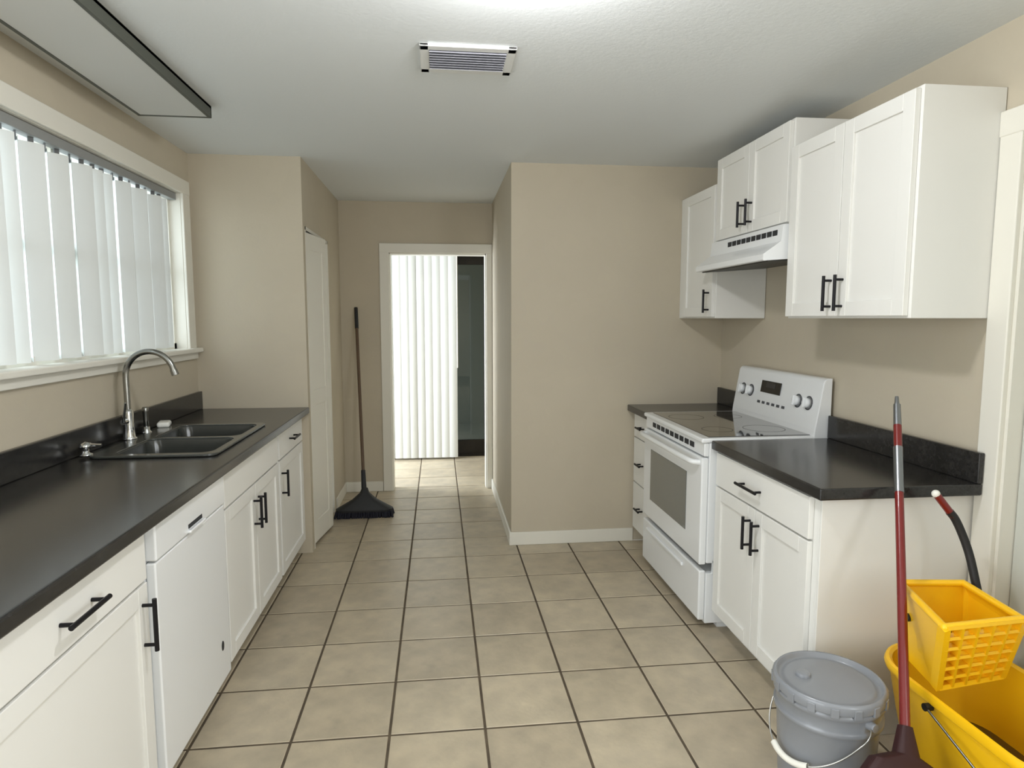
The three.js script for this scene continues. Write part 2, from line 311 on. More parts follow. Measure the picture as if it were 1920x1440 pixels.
// ---------------------------------------------------------------- kitchen window and its vertical blind
{
  const w = structGroup('window_1', 'wide white kitchen window above the sink');
  const sx = XL - 0.085;
  mesh('window_frame', [W(sx - 0.03, sx + 0.03, WIN.y0, WIN.y0 + 0.035, WIN.f0, WIN.f1), W(sx - 0.03, sx + 0.03, WIN.y1 - 0.035, WIN.y1, WIN.f0, WIN.f1), W(sx - 0.03, sx + 0.03, WIN.y0, WIN.y1, WIN.f0, WIN.f0 + 0.035), W(sx - 0.03, sx + 0.03, WIN.y0, WIN.y1, WIN.f1 - 0.035, WIN.f1)], M.trim, w);
  mesh('mullion', [W(sx - 0.025, sx + 0.025, WIN.y0, WIN.y1, 2.755, 2.805)], M.trim, w);
  for (const [a, b] of [[WIN.f0 + 0.035, 2.755], [2.805, WIN.f1 - 0.035]]) {
    mesh('meeting_rail', [W(sx - 0.022, sx + 0.022, 1.69, 1.735, a, b)], M.trim, w);
    for (const [y0, y1] of [[WIN.y0 + 0.035, 1.69], [1.735, WIN.y1 - 0.035]]) {
      const g = new THREE.PlaneGeometry(b - a, y1 - y0).rotateY(Math.PI / 2).translate(sx, (y0 + y1) / 2, -(a + b) / 2);
      mesh('pane', g, M.glass, w);
    }
  }
  mesh('window_sill', [RW(XL - 0.06, XL + 0.045, WIN.y0 - 0.022, WIN.y0 + 0.004, WIN.f0 - 0.09, 3.985, 0.006)], M.trim, w);
  mesh('window_apron', [RW(XL, XL + 0.018, WIN.y0 - 0.06, WIN.y0 - 0.02, WIN.f0 - 0.08, 3.975, 0.004)], M.trim, w);
  mesh('window_casing', [RW(XL, XL + 0.018, WIN.y0, WIN.y1 + 0.075, WIN.f1 - 0.004, WIN.f1 + 0.095, 0.005), RW(XL, XL + 0.018, WIN.y0, WIN.y1 + 0.075, WIN.f0 - 0.09, WIN.f0 + 0.004, 0.005), RW(XL, XL + 0.02, WIN.y1 - 0.004, WIN.y1 + 0.075, WIN.f0 - 0.09, WIN.f1 + 0.095, 0.005),
    W(XL - 0.06, XL + 0.002, WIN.y0, WIN.y1, WIN.f1 - 0.006, WIN.f1 + 0.002), W(XL - 0.06, XL + 0.002, WIN.y0, WIN.y1, WIN.f0 - 0.002, WIN.f0 + 0.006), W(XL - 0.06, XL + 0.002, WIN.y1 - 0.006, WIN.y1 + 0.002, WIN.f0, WIN.f1)], M.trim, w);
}
function slatGeo(width, height, bow) {
  const g = new THREE.PlaneGeometry(width, height, 6, 1), p = g.attributes.position;
  for (let i = 0; i < p.count; i++) { const t = p.getX(i) / (width / 2); p.setZ(i, bow * (1 - t * t)); }
  g.computeVertexNormals(); return g.translate(0, -height / 2, 0);
}
{
  const bx = XL - 0.035, top = WIN.y1 - 0.045;
  const t = thing('vertical_blind', 'white vertical slat blind hanging in the window above the sink', 'blind', [bx, WIN.y0 + 0.012, -(WIN.f0 + WIN.f1) / 2]);
  const oz = (WIN.f0 + WIN.f1) / 2, oy = WIN.y0 + 0.012;
  mesh('head_rail', [RB(-0.02, 0.022, top - oy, WIN.y1 - 0.008 - oy, -(WIN.f1 - 0.02 - oz), oz - WIN.f0 - 0.02, 0.003)], M.railGrey, t);
  const g = prep(slatGeo(0.089, top - 0.018 - oy - 0.006, 0.006)), geo = metreUV(g), clipGeo = join([B(-0.009, 0.009, -0.03, 0.002, -0.003, 0.003)]);
  let k = 0;
  for (let f = WIN.f0 + 0.05; f < 3.715; f += 0.0835, k++) {
    const s = new THREE.Mesh(geo, M.slat); s.name = 'slat'; s.castShadow = s.receiveShadow = true;
    const a = Math.PI / 2 + (k % 4 === 1 || k % 8 === 3 ? 0.5 + rnd() * 0.2 : -0.6 + (rnd() - 0.5) * 0.25);
    s.position.set((rnd() - 0.5) * 0.006, top - 0.018 - oy, -(f - oz)); s.rotation.y = a; t.add(s);
    const c = new THREE.Mesh(clipGeo, M.clip); c.name = 'clip'; c.position.set(0, 0.016, 0); c.castShadow = true; s.add(c);
  }
}

// ---------------------------------------------------------------- back room: side window, sliding door, blind
{
  const w = structGroup('window_2', 'side window of the back room');
  mesh('window_frame', [W(-1.86, -1.80, 0.06, 0.10, 5.60, 6.56), W(-1.86, -1.80, 2.02, 2.06, 5.60, 6.56), W(-1.86, -1.80, 0.06, 2.06, 5.60, 5.64), W(-1.86, -1.80, 0.06, 2.06, 6.52, 6.56)], M.trim, w);
  mesh('pane', new THREE.PlaneGeometry(0.88, 1.92).rotateY(Math.PI / 2).translate(-1.83, 1.06, -6.08), M.glass, w);
  const d = structGroup('door_3', 'dark framed sliding glass door in the back room');
  const x0 = -1.35, x1 = 0.56, fz = 6.76;
  mesh('door_frame', [W(x0, x1, 2.075, 2.12, fz - 0.03, fz + 0.06), W(x0, x1, 0, 0.025, fz - 0.03, fz + 0.06), W(x0, x0 + 0.035, 0, 2.12, fz - 0.03, fz + 0.06), W(x1 - 0.035, x1, 0, 2.12, fz - 0.03, fz + 0.06)], M.bronze, d);
  for (const [a, b, dz] of [[x0 + 0.035, -0.37, 0.03], [-0.42, x1 - 0.035, 0]]) {
    mesh('door_leaf', [W(a, b, 0.025, 0.17, fz + dz - 0.015, fz + dz + 0.015), W(a, b, 2.0, 2.075, fz + dz - 0.015, fz + dz + 0.015), W(a, a + 0.055, 0.025, 2.075, fz + dz - 0.015, fz + dz + 0.015), W(b - 0.055, b, 0.025, 2.075, fz + dz - 0.015, fz + dz + 0.015)], M.bronze, d);
    mesh('pane', new THREE.PlaneGeometry(b - a - 0.11, 1.83).translate((a + b) / 2, 1.085, -(fz + dz)), M.tinted, d);
  }
  const t = thing('patio_blind', 'white vertical blind drawn half across the sliding glass door', 'blind', [-0.55, 0, -6.6]);
  mesh('head_rail', RB(-0.75, 1.08, 2.125, 2.165, -0.025, 0.025, 0.004), M.whitePlastic, t);
  const geo = metreUV(prep(slatGeo(0.089, 2.09, 0.007))), clipGeo = join([B(-0.009, 0.009, -0.004, 0.02, -0.003, 0.003)]);
  for (let k = 0; k < 19; k++) {
    const s = new THREE.Mesh(geo, M.slat); s.name = 'slat'; s.castShadow = s.receiveShadow = true;
    s.position.set(-0.72 + k * 0.0785, 2.11, 0); s.rotation.y = 0.12 + (rnd() - 0.5) * 0.3; t.add(s);
    const c = new THREE.Mesh(clipGeo, M.clip); c.name = 'clip'; s.add(c);
  }
  mesh('wand', rod(V(0.74, 0.95, 0.045), V(0.74, 2.12, 0.03), 0.006), M.whitePlastic, t);
}

// ---------------------------------------------------------------- ceiling: lamp, long light box, vent
{
  const t = thing('ceiling_lamp', 'round white glass ceiling lamp giving the bright pool on the ceiling', 'lamp', [LAMP.x, CEIL, -LAMP.F]);
  mesh('lamp_base', lathe([[0, 0], [0.11, 0], [0.11, -0.01], [0.104, -0.015], [0, -0.015]], 48), M.ventWhite, t);
  const gl = mesh('lamp_globe', lathe([[0.1, -0.015], [0.099, -0.03], [0.085, -0.044], [0.05, -0.053], [0.0, -0.056]], 48), M.globe, t);
  gl.castShadow = false;
  const l = new THREE.PointLight(new THREE.Color().setRGB(0.99, 0.99, 1.0), LAMP.I, 0, 2); l.position.set(0, -0.05, 0); l.castShadow = true; l.shadow.radius = 4; t.add(l);
}
{
  const t = thing('light_box', 'long shallow ceiling light box with dark frame above the window', 'light fixture', [-1.15, CEIL, -2.5]);
  const w = 0.155, f = 0.62;
  mesh('frame', [RB(-w, -w + 0.014, -0.052, 0, -f, f, 0.002), RB(w - 0.014, w, -0.052, 0, -f, f, 0.002), RB(-w, w, -0.052, 0, -f, -f + 0.014, 0.002), RB(-w, w, -0.052, 0, f - 0.014, f, 0.002), B(-w, w, -0.012, 0, -f, f)], M.fixtureFrame, t);
  mesh('diffuser', RB(-w + 0.014, w - 0.014, -0.05, -0.03, -f + 0.014, f - 0.014, 0.002), M.diffuser, t);
}
{
  const t = thing('ceiling_vent', 'white rectangular ceiling air vent with grey louvres', 'vent', [0.115, CEIL, -2.455]);
  const a = 0.17, b = 0.122;
  mesh('frame', [RB(-a, a, -0.012, 0, -b, -b + 0.036, 0.004), RB(-a, a, -0.012, 0, b - 0.036, b, 0.004), RB(-a, -a + 0.034, -0.012, 0, -b, b, 0.004), RB(a - 0.034, a, -0.012, 0, -b, b, 0.004)], M.ventWhite, t);
  mesh('backing', B(-a + 0.02, a - 0.02, -0.003, 0, -b + 0.02, b - 0.02), M.ventDark, t);
  for (let k = 0; k < 8; k++) mesh('louvre', B(-a + 0.034, a - 0.034, -0.0012, 0.0012, -0.011, 0.011).rotateX(0.7).translate(0, -0.009, -0.077 + k * 0.022), M.ventGrey, t);
}

// ---------------------------------------------------------------- cabinets
function pull(len, parent, x, y, z, vertical) {                      // black bar pull
  const h = len / 2, o = 0.032, p = h - 0.018;
  let g = join([rod(V(-h, 0, o), V(h, 0, o), 0.0062, 0.0062, 12), rod(V(-p, 0, 0), V(-p, 0, o), 0.005, 0.005, 10), rod(V(p, 0, 0), V(p, 0, o), 0.005, 0.005, 10)]);
  if (vertical) g.rotateZ(Math.PI / 2);
  const m = new THREE.Mesh(g, M.handle); m.name = 'handle'; m.castShadow = m.receiveShadow = true; m.position.set(x, y, z); m.userData.label = 'black bar pull'; parent.add(m);
}
function shaker(w, h, rail = 0.055, t = 0.02) {
  const a = w / 2, b = h / 2, e = 0.0022;
  return [RB(-a, -a + rail, -b, b, 0, t, e), RB(a - rail, a, -b, b, 0, t, e), RB(-a + rail, a - rail, b - rail, b, 0, t, e), RB(-a + rail, a - rail, -b, -b + rail, 0, t, e), B(-a + rail - 0.004, a - rail + 0.004, -b + rail - 0.004, b - rail + 0.004, 0, t - 0.009)];
}
function cabinet(name, label, { left, f0, f1, y0, y1, face, depth, base, group, hollow }) {
  const fc = (f0 + f1) / 2, w = f1 - f0, g = thing(name, label, 'cabinet', [face, y0, -fc], left ? Math.PI / 2 : -Math.PI / 2, group);
  const lx = (F) => left ? F - fc : fc - F, H = y1 - y0, lo = base ? 0.1 : 0;
  mesh('body', hollow ? [B(-w / 2, -w / 2 + 0.018, lo, H, -depth, 0), B(w / 2 - 0.018, w / 2, lo, H, -depth, 0), B(-w / 2, w / 2, lo, lo + 0.018, -depth, 0), B(-w / 2, w / 2, lo, H, -depth, -depth + 0.01), B(-w / 2, w / 2, H - 0.16, H, -0.018, 0), B(-w / 2, w / 2, lo, H, -0.008, 0)]
    : RB(-w / 2, w / 2, lo, H, -depth, 0, 0.0015, 1), M.cabinet, g);
  if (base) mesh('toe_kick', B(-w / 2 + 0.002, w / 2 - 0.002, 0, lo, -depth, -0.078), M.cabinet, g);
  return {
    g, lx,
    front(kind, F0, F1, Y0, Y1, pulls = []) {
      const a = lx(F0), b = lx(F1), cx = (a + b) / 2, cy = (Y0 + Y1) / 2 - y0, ww = Math.abs(b - a) - 0.004, hh = Y1 - Y0 - 0.004;
      const m = mesh(kind === 'door' ? 'door' : kind === 'false' ? 'false_front' : 'drawer', kind === 'door' ? shaker(ww, hh) : [RB(-ww / 2, ww / 2, -hh / 2, hh / 2, 0, 0.02, 0.0022)], M.cabinet, g);
      m.position.set(cx, cy, 0.0005);
      for (const [F, Y, len, vert] of pulls) pull(len, m, lx(F) - cx, Y - y0 - cy, 0.02, vert);
      return m;
    },
  };
}
const LF = -0.84, LD = 0.57;                                         // face plane and depth of the left run
let c = cabinet('base_cabinet', 'white base cabinet with wide drawer and door next to the dishwasher', { left: true, f0: 1.10, f1: 1.872, y0: 0, y1: CT - 0.04, face: LF, depth: LD, base: true });
c.front('drawer', 1.125, 1.85, 0.722, 0.866, [[1.50, 0.79, 0.165, false]]);
c.front('door', 1.125, 1.85, 0.106, 0.718, [[1.812, 0.605, 0.15, true]]);
c = cabinet('sink_cabinet', 'white sink base cabinet with two doors below the faucet', { left: true, f0: 2.502, f1: 3.36, y0: 0, y1: CT - 0.04, face: LF, depth: LD, base: true, hollow: true });
c.front('false', 2.515, 3.35, 0.722, 0.866);
c.front('door', 2.515, 2.932, 0.106, 0.718, [[2.895, 0.595, 0.14, true]]);
c.front('door', 2.932, 3.35, 0.106, 0.718, [[2.965, 0.595, 0.14, true]]);
c = cabinet('base_cabinet', 'white base cabinet between sink cabinet and closet wall', { left: true, f0: 3.362, f1: 3.998, y0: 0, y1: CT - 0.04, face: LF, depth: LD, base: true });
c.front('drawer', 3.375, 3.945, 0.722, 0.866, [[3.66, 0.795, 0.14, false]]);
c.front('door', 3.375, 3.945, 0.106, 0.718, [[3.41, 0.595, 0.14, true]]);

const RF = 1.26, RDp = 0.555;
c = cabinet('base_cabinet', 'white base cabinet with drawer and two doors right of the range', { left: false, f0: 1.975, f1: 2.752, y0: 0, y1: CTR - 0.04, face: RF, depth: RDp, base: true });
c.front('drawer', 2.00, 2.74, 0.70, 0.852, [[2.40, 0.775, 0.17, false]]);
c.front('door', 2.00, 2.37, 0.106, 0.696, [[2.335, 0.59, 0.135, true]]);
c.front('door', 2.37, 2.74, 0.106, 0.696, [[2.405, 0.59, 0.135, true]]);
{
  mesh('end_panel', RB(0.3885, 0.402, 0, CTR - 0.04, -RDp, 0.0, 0.002), M.cabinet, c.g);
}
c = cabinet('drawer_cabinet', 'narrow white cabinet of three drawers between range and tan wall', { left: false, f0: 3.622, f1: 3.984, y0: 0, y1: CTR - 0.04, face: RF, depth: RDp, base: true });
c.front('drawer', 3.635, 3.97, 0.70, 0.852, [[3.80, 0.775, 0.09, false]]);
c.front('drawer', 3.635, 3.97, 0.41, 0.696, [[3.80, 0.545, 0.09, false]]);
c.front('drawer', 3.635, 3.97, 0.106, 0.406, [[3.80, 0.26, 0.09, false]]);

const UF = 1.53, UD = 0.287;
c = cabinet('wall_cabinet', 'tall white wall cabinet with two doors right of the range hood', { left: false, f0: 1.955, f1: 2.70, y0: 1.45, y1: 2.185, face: UF, depth: UD });
c.front('door', 1.965, 2.328, 1.456, 2.178, [[2.292, 1.545, 0.135, true]]);
c.front('door', 2.328, 2.692, 1.456, 2.178, [[2.364, 1.545, 0.135, true]]);
c = cabinet('wall_cabinet', 'short white wall cabinet mounted above the range hood', { left: false, f0: 2.702, f1: 3.45, y0: 1.86, y1: 2.305, face: UF, depth: UD });
c.front('door', 2.712, 3.076, 1.866, 2.298, [[3.035, 1.96, 0.125, true]]);
c.front('door', 3.076, 3.44, 1.866, 2.298, [[3.117, 1.96, 0.125, true]]);
c = cabinet('wall_cabinet', 'narrow white wall cabinet between range hood and tan wall', { left: false, f0: 3.452, f1: 3.998, y0: 1.45, y1: 2.185, face: UF, depth: UD });
c.front('door', 3.462, 3.90, 1.456, 2.178, [[3.505, 1.545, 0.13, true]]);

// ---------------------------------------------------------------- worktops
const SK = { x0: -1.325, x1: -0.885, f0: 2.60, f1: 3.335 };
{
  const t = thing('countertop', 'long dark laminate countertop with backsplash under the window', 'countertop', [XL, CT - 0.04, -2.54]);
  const L = (x0, x1, y0, y1, f0, f1, r, s) => RW(x0 - XL, x1 - XL, y0 - CT + 0.04, y1 - CT + 0.04, f0 - 2.54, f1 - 2.54, r, s);
  const sh = new THREE.Shape(), hole = new THREE.Path(), e = 0.008, x0 = 0.001 + e, x1 = -0.785 - XL - e, z0 = 2.54 - 1.08 - e, z1 = 2.54 - 3.998 + e;
  [[x0, z0], [x1, z0], [x1, z1], [x0, z1]].forEach(([x, z], i) => i ? sh.lineTo(x, z) : sh.moveTo(x, z));
  [[SK.x0, SK.f0], [SK.x0, SK.f1], [SK.x1, SK.f1], [SK.x1, SK.f0]].forEach(([x, f], i) => i ? hole.lineTo(x - XL, 2.54 - f) : hole.moveTo(x - XL, 2.54 - f));
  sh.holes.push(hole);
  mesh('worktop', new THREE.ExtrudeGeometry(sh, { depth: 0.04 - 2 * e, bevelEnabled: true, bevelSize: e, bevelThickness: e, bevelSegments: 4 }).rotateX(Math.PI / 2).translate(0, 0.04 - e, 0), M.laminate, t);
  mesh('backsplash', [L(XL + 0.001, XL + 0.021, CT, CT + 0.105, 1.08, 3.998, 0.004)], M.laminate, t);
}
{
  const t = thing('countertop', 'dark laminate countertop with backsplash right of the range', 'countertop', [XR, CTR - 0.04, -2.335]);
  const L = (x0, x1, y0, y1, f0, f1, r, s) => RW(x0 - XR, x1 - XR, y0 - CTR + 0.04, y1 - CTR + 0.04, f0 - 2.335, f1 - 2.335, r, s);
  mesh('worktop', [L(1.222, XR - 0.022, CTR - 0.04, CTR, 1.915, 2.758, 0.006, 3)], M.laminate, t);
  mesh('backsplash', [L(XR - 0.042, XR - 0.022, CTR, CTR + 0.105, 1.915, 2.758, 0.004)], M.laminate, t);
  const u = thing('countertop', 'small dark countertop with backsplash on the three drawer cabinet', 'countertop', [XR, CTR - 0.04, -3.81]);
  const K = (x0, x1, y0, y1, f0, f1, r, s) => RW(x0 - XR, x1 - XR, y0 - CTR + 0.04, y1 - CTR + 0.04, f0 - 3.81, f1 - 3.81, r, s);
  mesh('worktop', [K(1.20, XR - 0.001, CTR - 0.04, CTR, 3.612, 3.998, 0.006, 3)], M.laminate, u);
  mesh('backsplash', [K(XR - 0.021, XR - 0.001, CTR, CTR + 0.105, 3.612, 3.998, 0.004)], M.laminate, u);
}

// ---------------------------------------------------------------- sink, faucet and what stands there
{
  const cx = (SK.x0 + SK.x1) / 2, cf = (SK.f0 + SK.f1) / 2, t = thing('kitchen_sink', 'dark double bowl drop-in sink set in the long countertop', 'sink', [cx, CT, -cf]);
  const hx = (SK.x1 - SK.x0) / 2, hz = (SK.f1 - SK.f0) / 2;
  const bz = 0.18, bowl = (z0, deep) => {
    const r = (ix, iz, y, q) => roundRect(0.025, z0, 0.185 - ix, bz - 0.012 - iz, q, y);
    return loft([r(-0.002, -0.002, 0.010, 0.05), r(0.004, 0.004, 0.004, 0.05), r(0.008, 0.008, -0.02, 0.05), r(0.02, 0.02, -deep + 0.02, 0.05), r(0.045, 0.045, -deep, 0.04)], false, true);
  };
  const sh = new THREE.Shape(); const oR = roundRect(0, 0, hx + 0.015, hz + 0.015, 0.04, 0);
  oR.forEach(([x, , z], i) => i ? sh.lineTo(x, z) : sh.moveTo(x, z));
  for (const z0 of [-bz, bz]) { const h = new THREE.Path(); roundRect(0.025, z0, 0.185, bz - 0.012, 0.05, 0).reverse().forEach(([x, , z], i) => i ? h.lineTo(x, z) : h.moveTo(x, z)); sh.holes.push(h); }
  mesh('rim', new THREE.ExtrudeGeometry(sh, { depth: 0.004, bevelEnabled: true, bevelSize: 0.003, bevelThickness: 0.003, bevelSegments: 2 }).rotateX(Math.PI / 2).translate(0, 0.0085, 0), M.sink, t);
  for (const z0 of [-bz, bz]) {
    const b = mesh('bowl', bowl(z0, 0.19), M.sink, t);
    mesh('drain', lathe([[0, 0.004], [0.02, 0.002], [0.03, 0.005], [0.045, 0.005], [0.047, 0]], 28).translate(0.0, -0.188, z0), M.chrome, b);
  }
}
const FX = -1.345;
{
  const t = thing('kitchen_faucet', 'brushed metal gooseneck faucet standing behind the sink', 'faucet', [FX, CT + 0.008, -2.95]);
  mesh('base', lathe([[0, 0], [0.03, 0], [0.03, 0.008], [0.024, 0.014], [0.021, 0.05], [0.021, 0.12], [0.0165, 0.135], [0, 0.135]], 28), M.chrome, t);
  const pts = [V(0, 0.13, 0), V(0, 0.2, 0), V(0, 0.28, 0)];
  for (let k = 1; k <= 12; k++) { const a = Math.PI - k / 12 * Math.PI * 0.93; pts.push(V(0.1 + 0.1 * Math.cos(a), 0.28 + 0.105 * Math.sin(a), 0)); }
  const s = mesh('spout', tube(pts, 0.0125, 70, 16), M.nickel, t);
  const e = pts.at(-1), e0 = pts.at(-2), dir = e.clone().sub(e0).normalize();
  mesh('spray_tip', rod(e.clone().addScaledVector(dir, -0.004), e.clone().addScaledVector(dir, 0.022), 0.0145, 0.0155, 20), M.nickel, s);
  mesh('lever', [rod(V(0, 0.085, 0.012), V(0, 0.085, 0.05), 0.012, 0.012), rod(V(0, 0.085, 0.045), V(0.02, 0.17, 0.065), 0.0065, 0.005)], M.chrome, t);
}
{
  const t = thing('side_sprayer', 'slim grey side sprayer next to the gooseneck faucet', 'sprayer', [FX, CT + 0.008, -3.115]);
  mesh('holder', lathe([[0, 0], [0.022, 0], [0.022, 0.006], [0.015, 0.014], [0.015, 0.03], [0, 0.03]], 24), M.chrome, t);
  mesh('spray_head', [lathe([[0, 0.025], [0.0115, 0.025], [0.0105, 0.06], [0.013, 0.1], [0.015, 0.115], [0.011, 0.122], [0, 0.122]], 24)], M.nickel, t);
  const d = thing('soap_pump', 'chrome soap pump with round cap near the dishwasher end of sink', 'soap pump', [FX - 0.01, CT + 0.008, -2.615]);
  mesh('collar', lathe([[0, 0], [0.024, 0], [0.024, 0.008], [0.012, 0.014], [0.012, 0.03], [0, 0.03]], 24), M.chrome, d);
  mesh('cap', lathe([[0, 0.03], [0.02, 0.03], [0.024, 0.038], [0.02, 0.05], [0.0, 0.056]], 24), M.chrome, d);
  mesh('nozzle', [rod(V(0, 0.045, 0), V(0.06, 0.042, 0), 0.006, 0.005)], M.chrome, d);
  const s = mesh('soap_bar', RB(-0.028, 0.028, 0, 0.026, -0.042, 0.042, 0.011, 4), M.soap); s.position.set(-1.335, CT + 0.0105, -3.285); s.rotation.y = 0.25;
  tag(s, 'white bar of soap on the back edge of the sink', 'soap');
}

// ---------------------------------------------------------------- dishwasher
{
  const t = thing('dishwasher', 'white built-in dishwasher between the two left base cabinets', 'dishwasher', [LF, 0, -2.187], Math.PI / 2);
  const w = 0.302;
  mesh('body', B(-w, w, 0.10, CT - 0.042, -LD, -0.002), M.appliance, t);
  mesh('kick_plate', B(-w, w, 0.005, 0.10, -LD, -0.075), M.appliance, t);
  mesh('door_panel', RB(-w + 0.003, w - 0.003, 0.095, 0.752, 0, 0.028, 0.006, 3), M.appliance, t);
  const cp = mesh('control_panel', [RB(-w + 0.003, w - 0.003, 0.757, 0.868, 0, 0.032, 0.006, 3)], M.appliance, t);
  mesh('pocket_handle', [RB(-0.06, 0.06, 0.774, 0.788, 0.0305, 0.034, 0.003)], M.applianceGap, cp);
  mesh('handle_lip', [RB(-0.07, 0.07, 0.762, 0.772, 0.03, 0.044, 0.004)], M.appliance, cp);
  mesh('badge', [lathe([[0, 0.003], [0.014, 0.002], [0.016, 0]], 20).rotateX(Math.PI / 2).scale(0.75, 1.2, 1).translate(0.215, 0.235, 0.028)], M.applianceGap, t);
}

// ---------------------------------------------------------------- range and hood
{
  const f0 = 2.768, f1 = 3.604, fc = (f0 + f1) / 2, w = (f1 - f0) / 2;
  const t = thing('kitchen_range', 'white freestanding electric range with black glass cooktop', 'range', [1.22, 0, -fc], -Math.PI / 2);
  // local: +x towards the camera, +z out of the wall; z = 0 is the body front
  const top = 0.885, D = 0.575;
  mesh('body', [RB(-w, w, 0.03, 0.272, -D, 0, 0.004), RB(-w, w, 0.32, top, -D, 0, 0.004), B(-w + 0.012, w - 0.012, 0.265, 0.33, -D, -0.16), B(-w, -w + 0.012, 0.265, 0.33, -D, -0.03), B(w - 0.012, w, 0.265, 0.33, -D, -0.03)], M.appliance, t);
  mesh('plinth', B(-w + 0.02, w - 0.02, 0, 0.035, -D, -0.07), M.appliance, t);
  mesh('cooktop_rim', [RB(-w - 0.001, w + 0.001, top, top + 0.022, -D + 0.045, 0.038, 0.008, 3)], M.appliance, t);
  const ck = mesh('cooktop_glass', [RB(-w + 0.03, w - 0.03, top + 0.012, top + 0.0245, -D + 0.06, -0.005, 0.002)], M.cooktop, t);
  for (const [x, z, r] of [[-0.2, -0.13, 0.095], [0.2, -0.13, 0.075], [-0.2, -0.37, 0.075], [0.2, -0.37, 0.1]])
    mesh('burner_ring', new THREE.RingGeometry(r - 0.004, r, 48).rotateX(-Math.PI / 2).translate(x, top + 0.0248, z), M.burner, ck);
  mesh('vent_panel', [RB(-w + 0.004, w - 0.004, 0.822, top - 0.001, 0, 0.024, 0.005)], M.appliance, t);
  for (let k = 0; k < 9; k++) mesh('vent_slot', [RB(-0.026, 0.026, 0.842, 0.868, 0.0225, 0.0262, 0.003)], M.applianceGap, t).position.x = -0.27 + k * 0.0675;
  const d = mesh('oven_door', [RB(-w + 0.004, w - 0.004, 0.312, 0.816, 0, 0.034, 0.008, 3)], M.appliance, t);
  mesh('oven_window', [RB(-0.29, 0.24, 0.425, 0.715, 0.031, 0.0365, 0.004)], M.ovenGlass, d);
  mesh('oven_handle', [tube([V(-w + 0.035, 0.79, 0.03), V(-w + 0.045, 0.792, 0.06), V(-w + 0.1, 0.795, 0.072), V(0, 0.797, 0.078), V(w - 0.1, 0.795, 0.072), V(w - 0.045, 0.792, 0.06), V(w - 0.035, 0.79, 0.03)], 0.0135, 60, 14)], M.appliance, d);
  const dr = mesh('storage_drawer', [RB(-w + 0.004, w - 0.004, 0.045, 0.284, 0, 0.032, 0.008, 3)], M.appliance, t);
  mesh('drawer_grip', [RB(-w + 0.09, w - 0.2, 0.232, 0.25, 0.03, 0.044, 0.006, 3)], M.appliance, dr);
  // backguard: a slanting control panel
  const s = new THREE.Shape(); s.moveTo(0, 0); s.lineTo(0.075, 0); s.lineTo(0.07, 0.05); s.lineTo(0.035, 0.265); s.quadraticCurveTo(0.03, 0.285, 0.012, 0.285); s.lineTo(0, 0.285); s.lineTo(0, 0);
  const bgz = -D, bg = mesh('backguard', [new THREE.ExtrudeGeometry(s, { depth: 2 * w - 0.004, bevelEnabled: true, bevelSize: 0.004, bevelThickness: 0.004, bevelSegments: 2 }).rotateY(-Math.PI / 2).translate(w - 0.002, top, 0).applyMatrix4(new THREE.Matrix4().makeScale(1, 1, 1)).translate(0, 0, bgz)], M.appliance, t);
  const tilt = Math.atan2(0.035, 0.215), onPanel = (x, h) => V(x, top + h, bgz + 0.07 - (h - 0.05) * 0.035 / 0.215 + 0.0045);
  const put = (m, x, h) => { m.position.copy(onPanel(x, h)); m.rotation.x = -tilt; };
  put(mesh('display', RB(-0.1, 0.1, -0.032, 0.032, 0, 0.004, 0.004), M.display, bg), -0.03, 0.2);
  put(mesh('clock_window', RB(-0.045, 0.045, -0.014, 0.014, 0.003, 0.0055, 0.002), M.burner, bg), -0.03, 0.21);
  for (const x of [-0.33, -0.24, 0.24, 0.33]) {
    const k = mesh('knob', [lathe([[0, 0.026], [0.018, 0.026], [0.022, 0.02], [0.026, 0.0], [0, 0]], 28).rotateX(Math.PI / 2), RB(-0.004, 0.004, -0.024, 0.024, 0.01, 0.032, 0.002)], M.appliance, bg); put(k, x, 0.165);
    put(mesh('knob_ring', new THREE.RingGeometry(0.027, 0.034, 32).translate(0, 0, 0.001), M.print, bg), x, 0.165);
  }
  for (let k = 0; k < 6; k++) put(mesh('button', RB(-0.014, 0.014, -0.007, 0.007, 0, 0.003, 0.002), M.print, bg), -0.13 + k * 0.05, 0.115);
}
{
  const f0 = 2.706, f1 = 3.446, fc = (f0 + f1) / 2, w = (f1 - f0) / 2;
  const t = thing('range_hood', 'white under-cabinet range hood above the range', 'range hood', [XR - 0.004, 1.70, -fc], -Math.PI / 2);
  const s = new THREE.Shape(); s.moveTo(0, 0.03); s.lineTo(0.405, 0.0); s.lineTo(0.41, 0.004); s.lineTo(0.41, 0.028); s.lineTo(0.33, 0.085); s.lineTo(0.322, 0.158); s.lineTo(0, 0.158); s.lineTo(0, 0.03);
  mesh('shell', new THREE.ExtrudeGeometry(s, { depth: 2 * w, bevelEnabled: false }).rotateY(-Math.PI / 2).translate(w, 0, 0), M.appliance, t);
  mesh('underside', [new THREE.BoxGeometry(2 * w - 0.03, 0.006, 0.36).rotateX(Math.atan2(0.03, 0.405)).translate(0, 0.0125, 0.2)], M.hoodUnder, t);
  for (let k = 0; k < 10; k++) mesh('vent_slot', [RB(-0.02, 0.02, -0.012, 0.012, -0.001, 0.002, 0.001)], M.applianceGap, t).position.set(-0.14 + k * 0.05, 0.126, 0.3265);
  mesh('lamp_lens', [RB(-0.06, 0.06, 0.004, 0.012, 0.29, 0.36, 0.003)], M.diffuser, t);
}

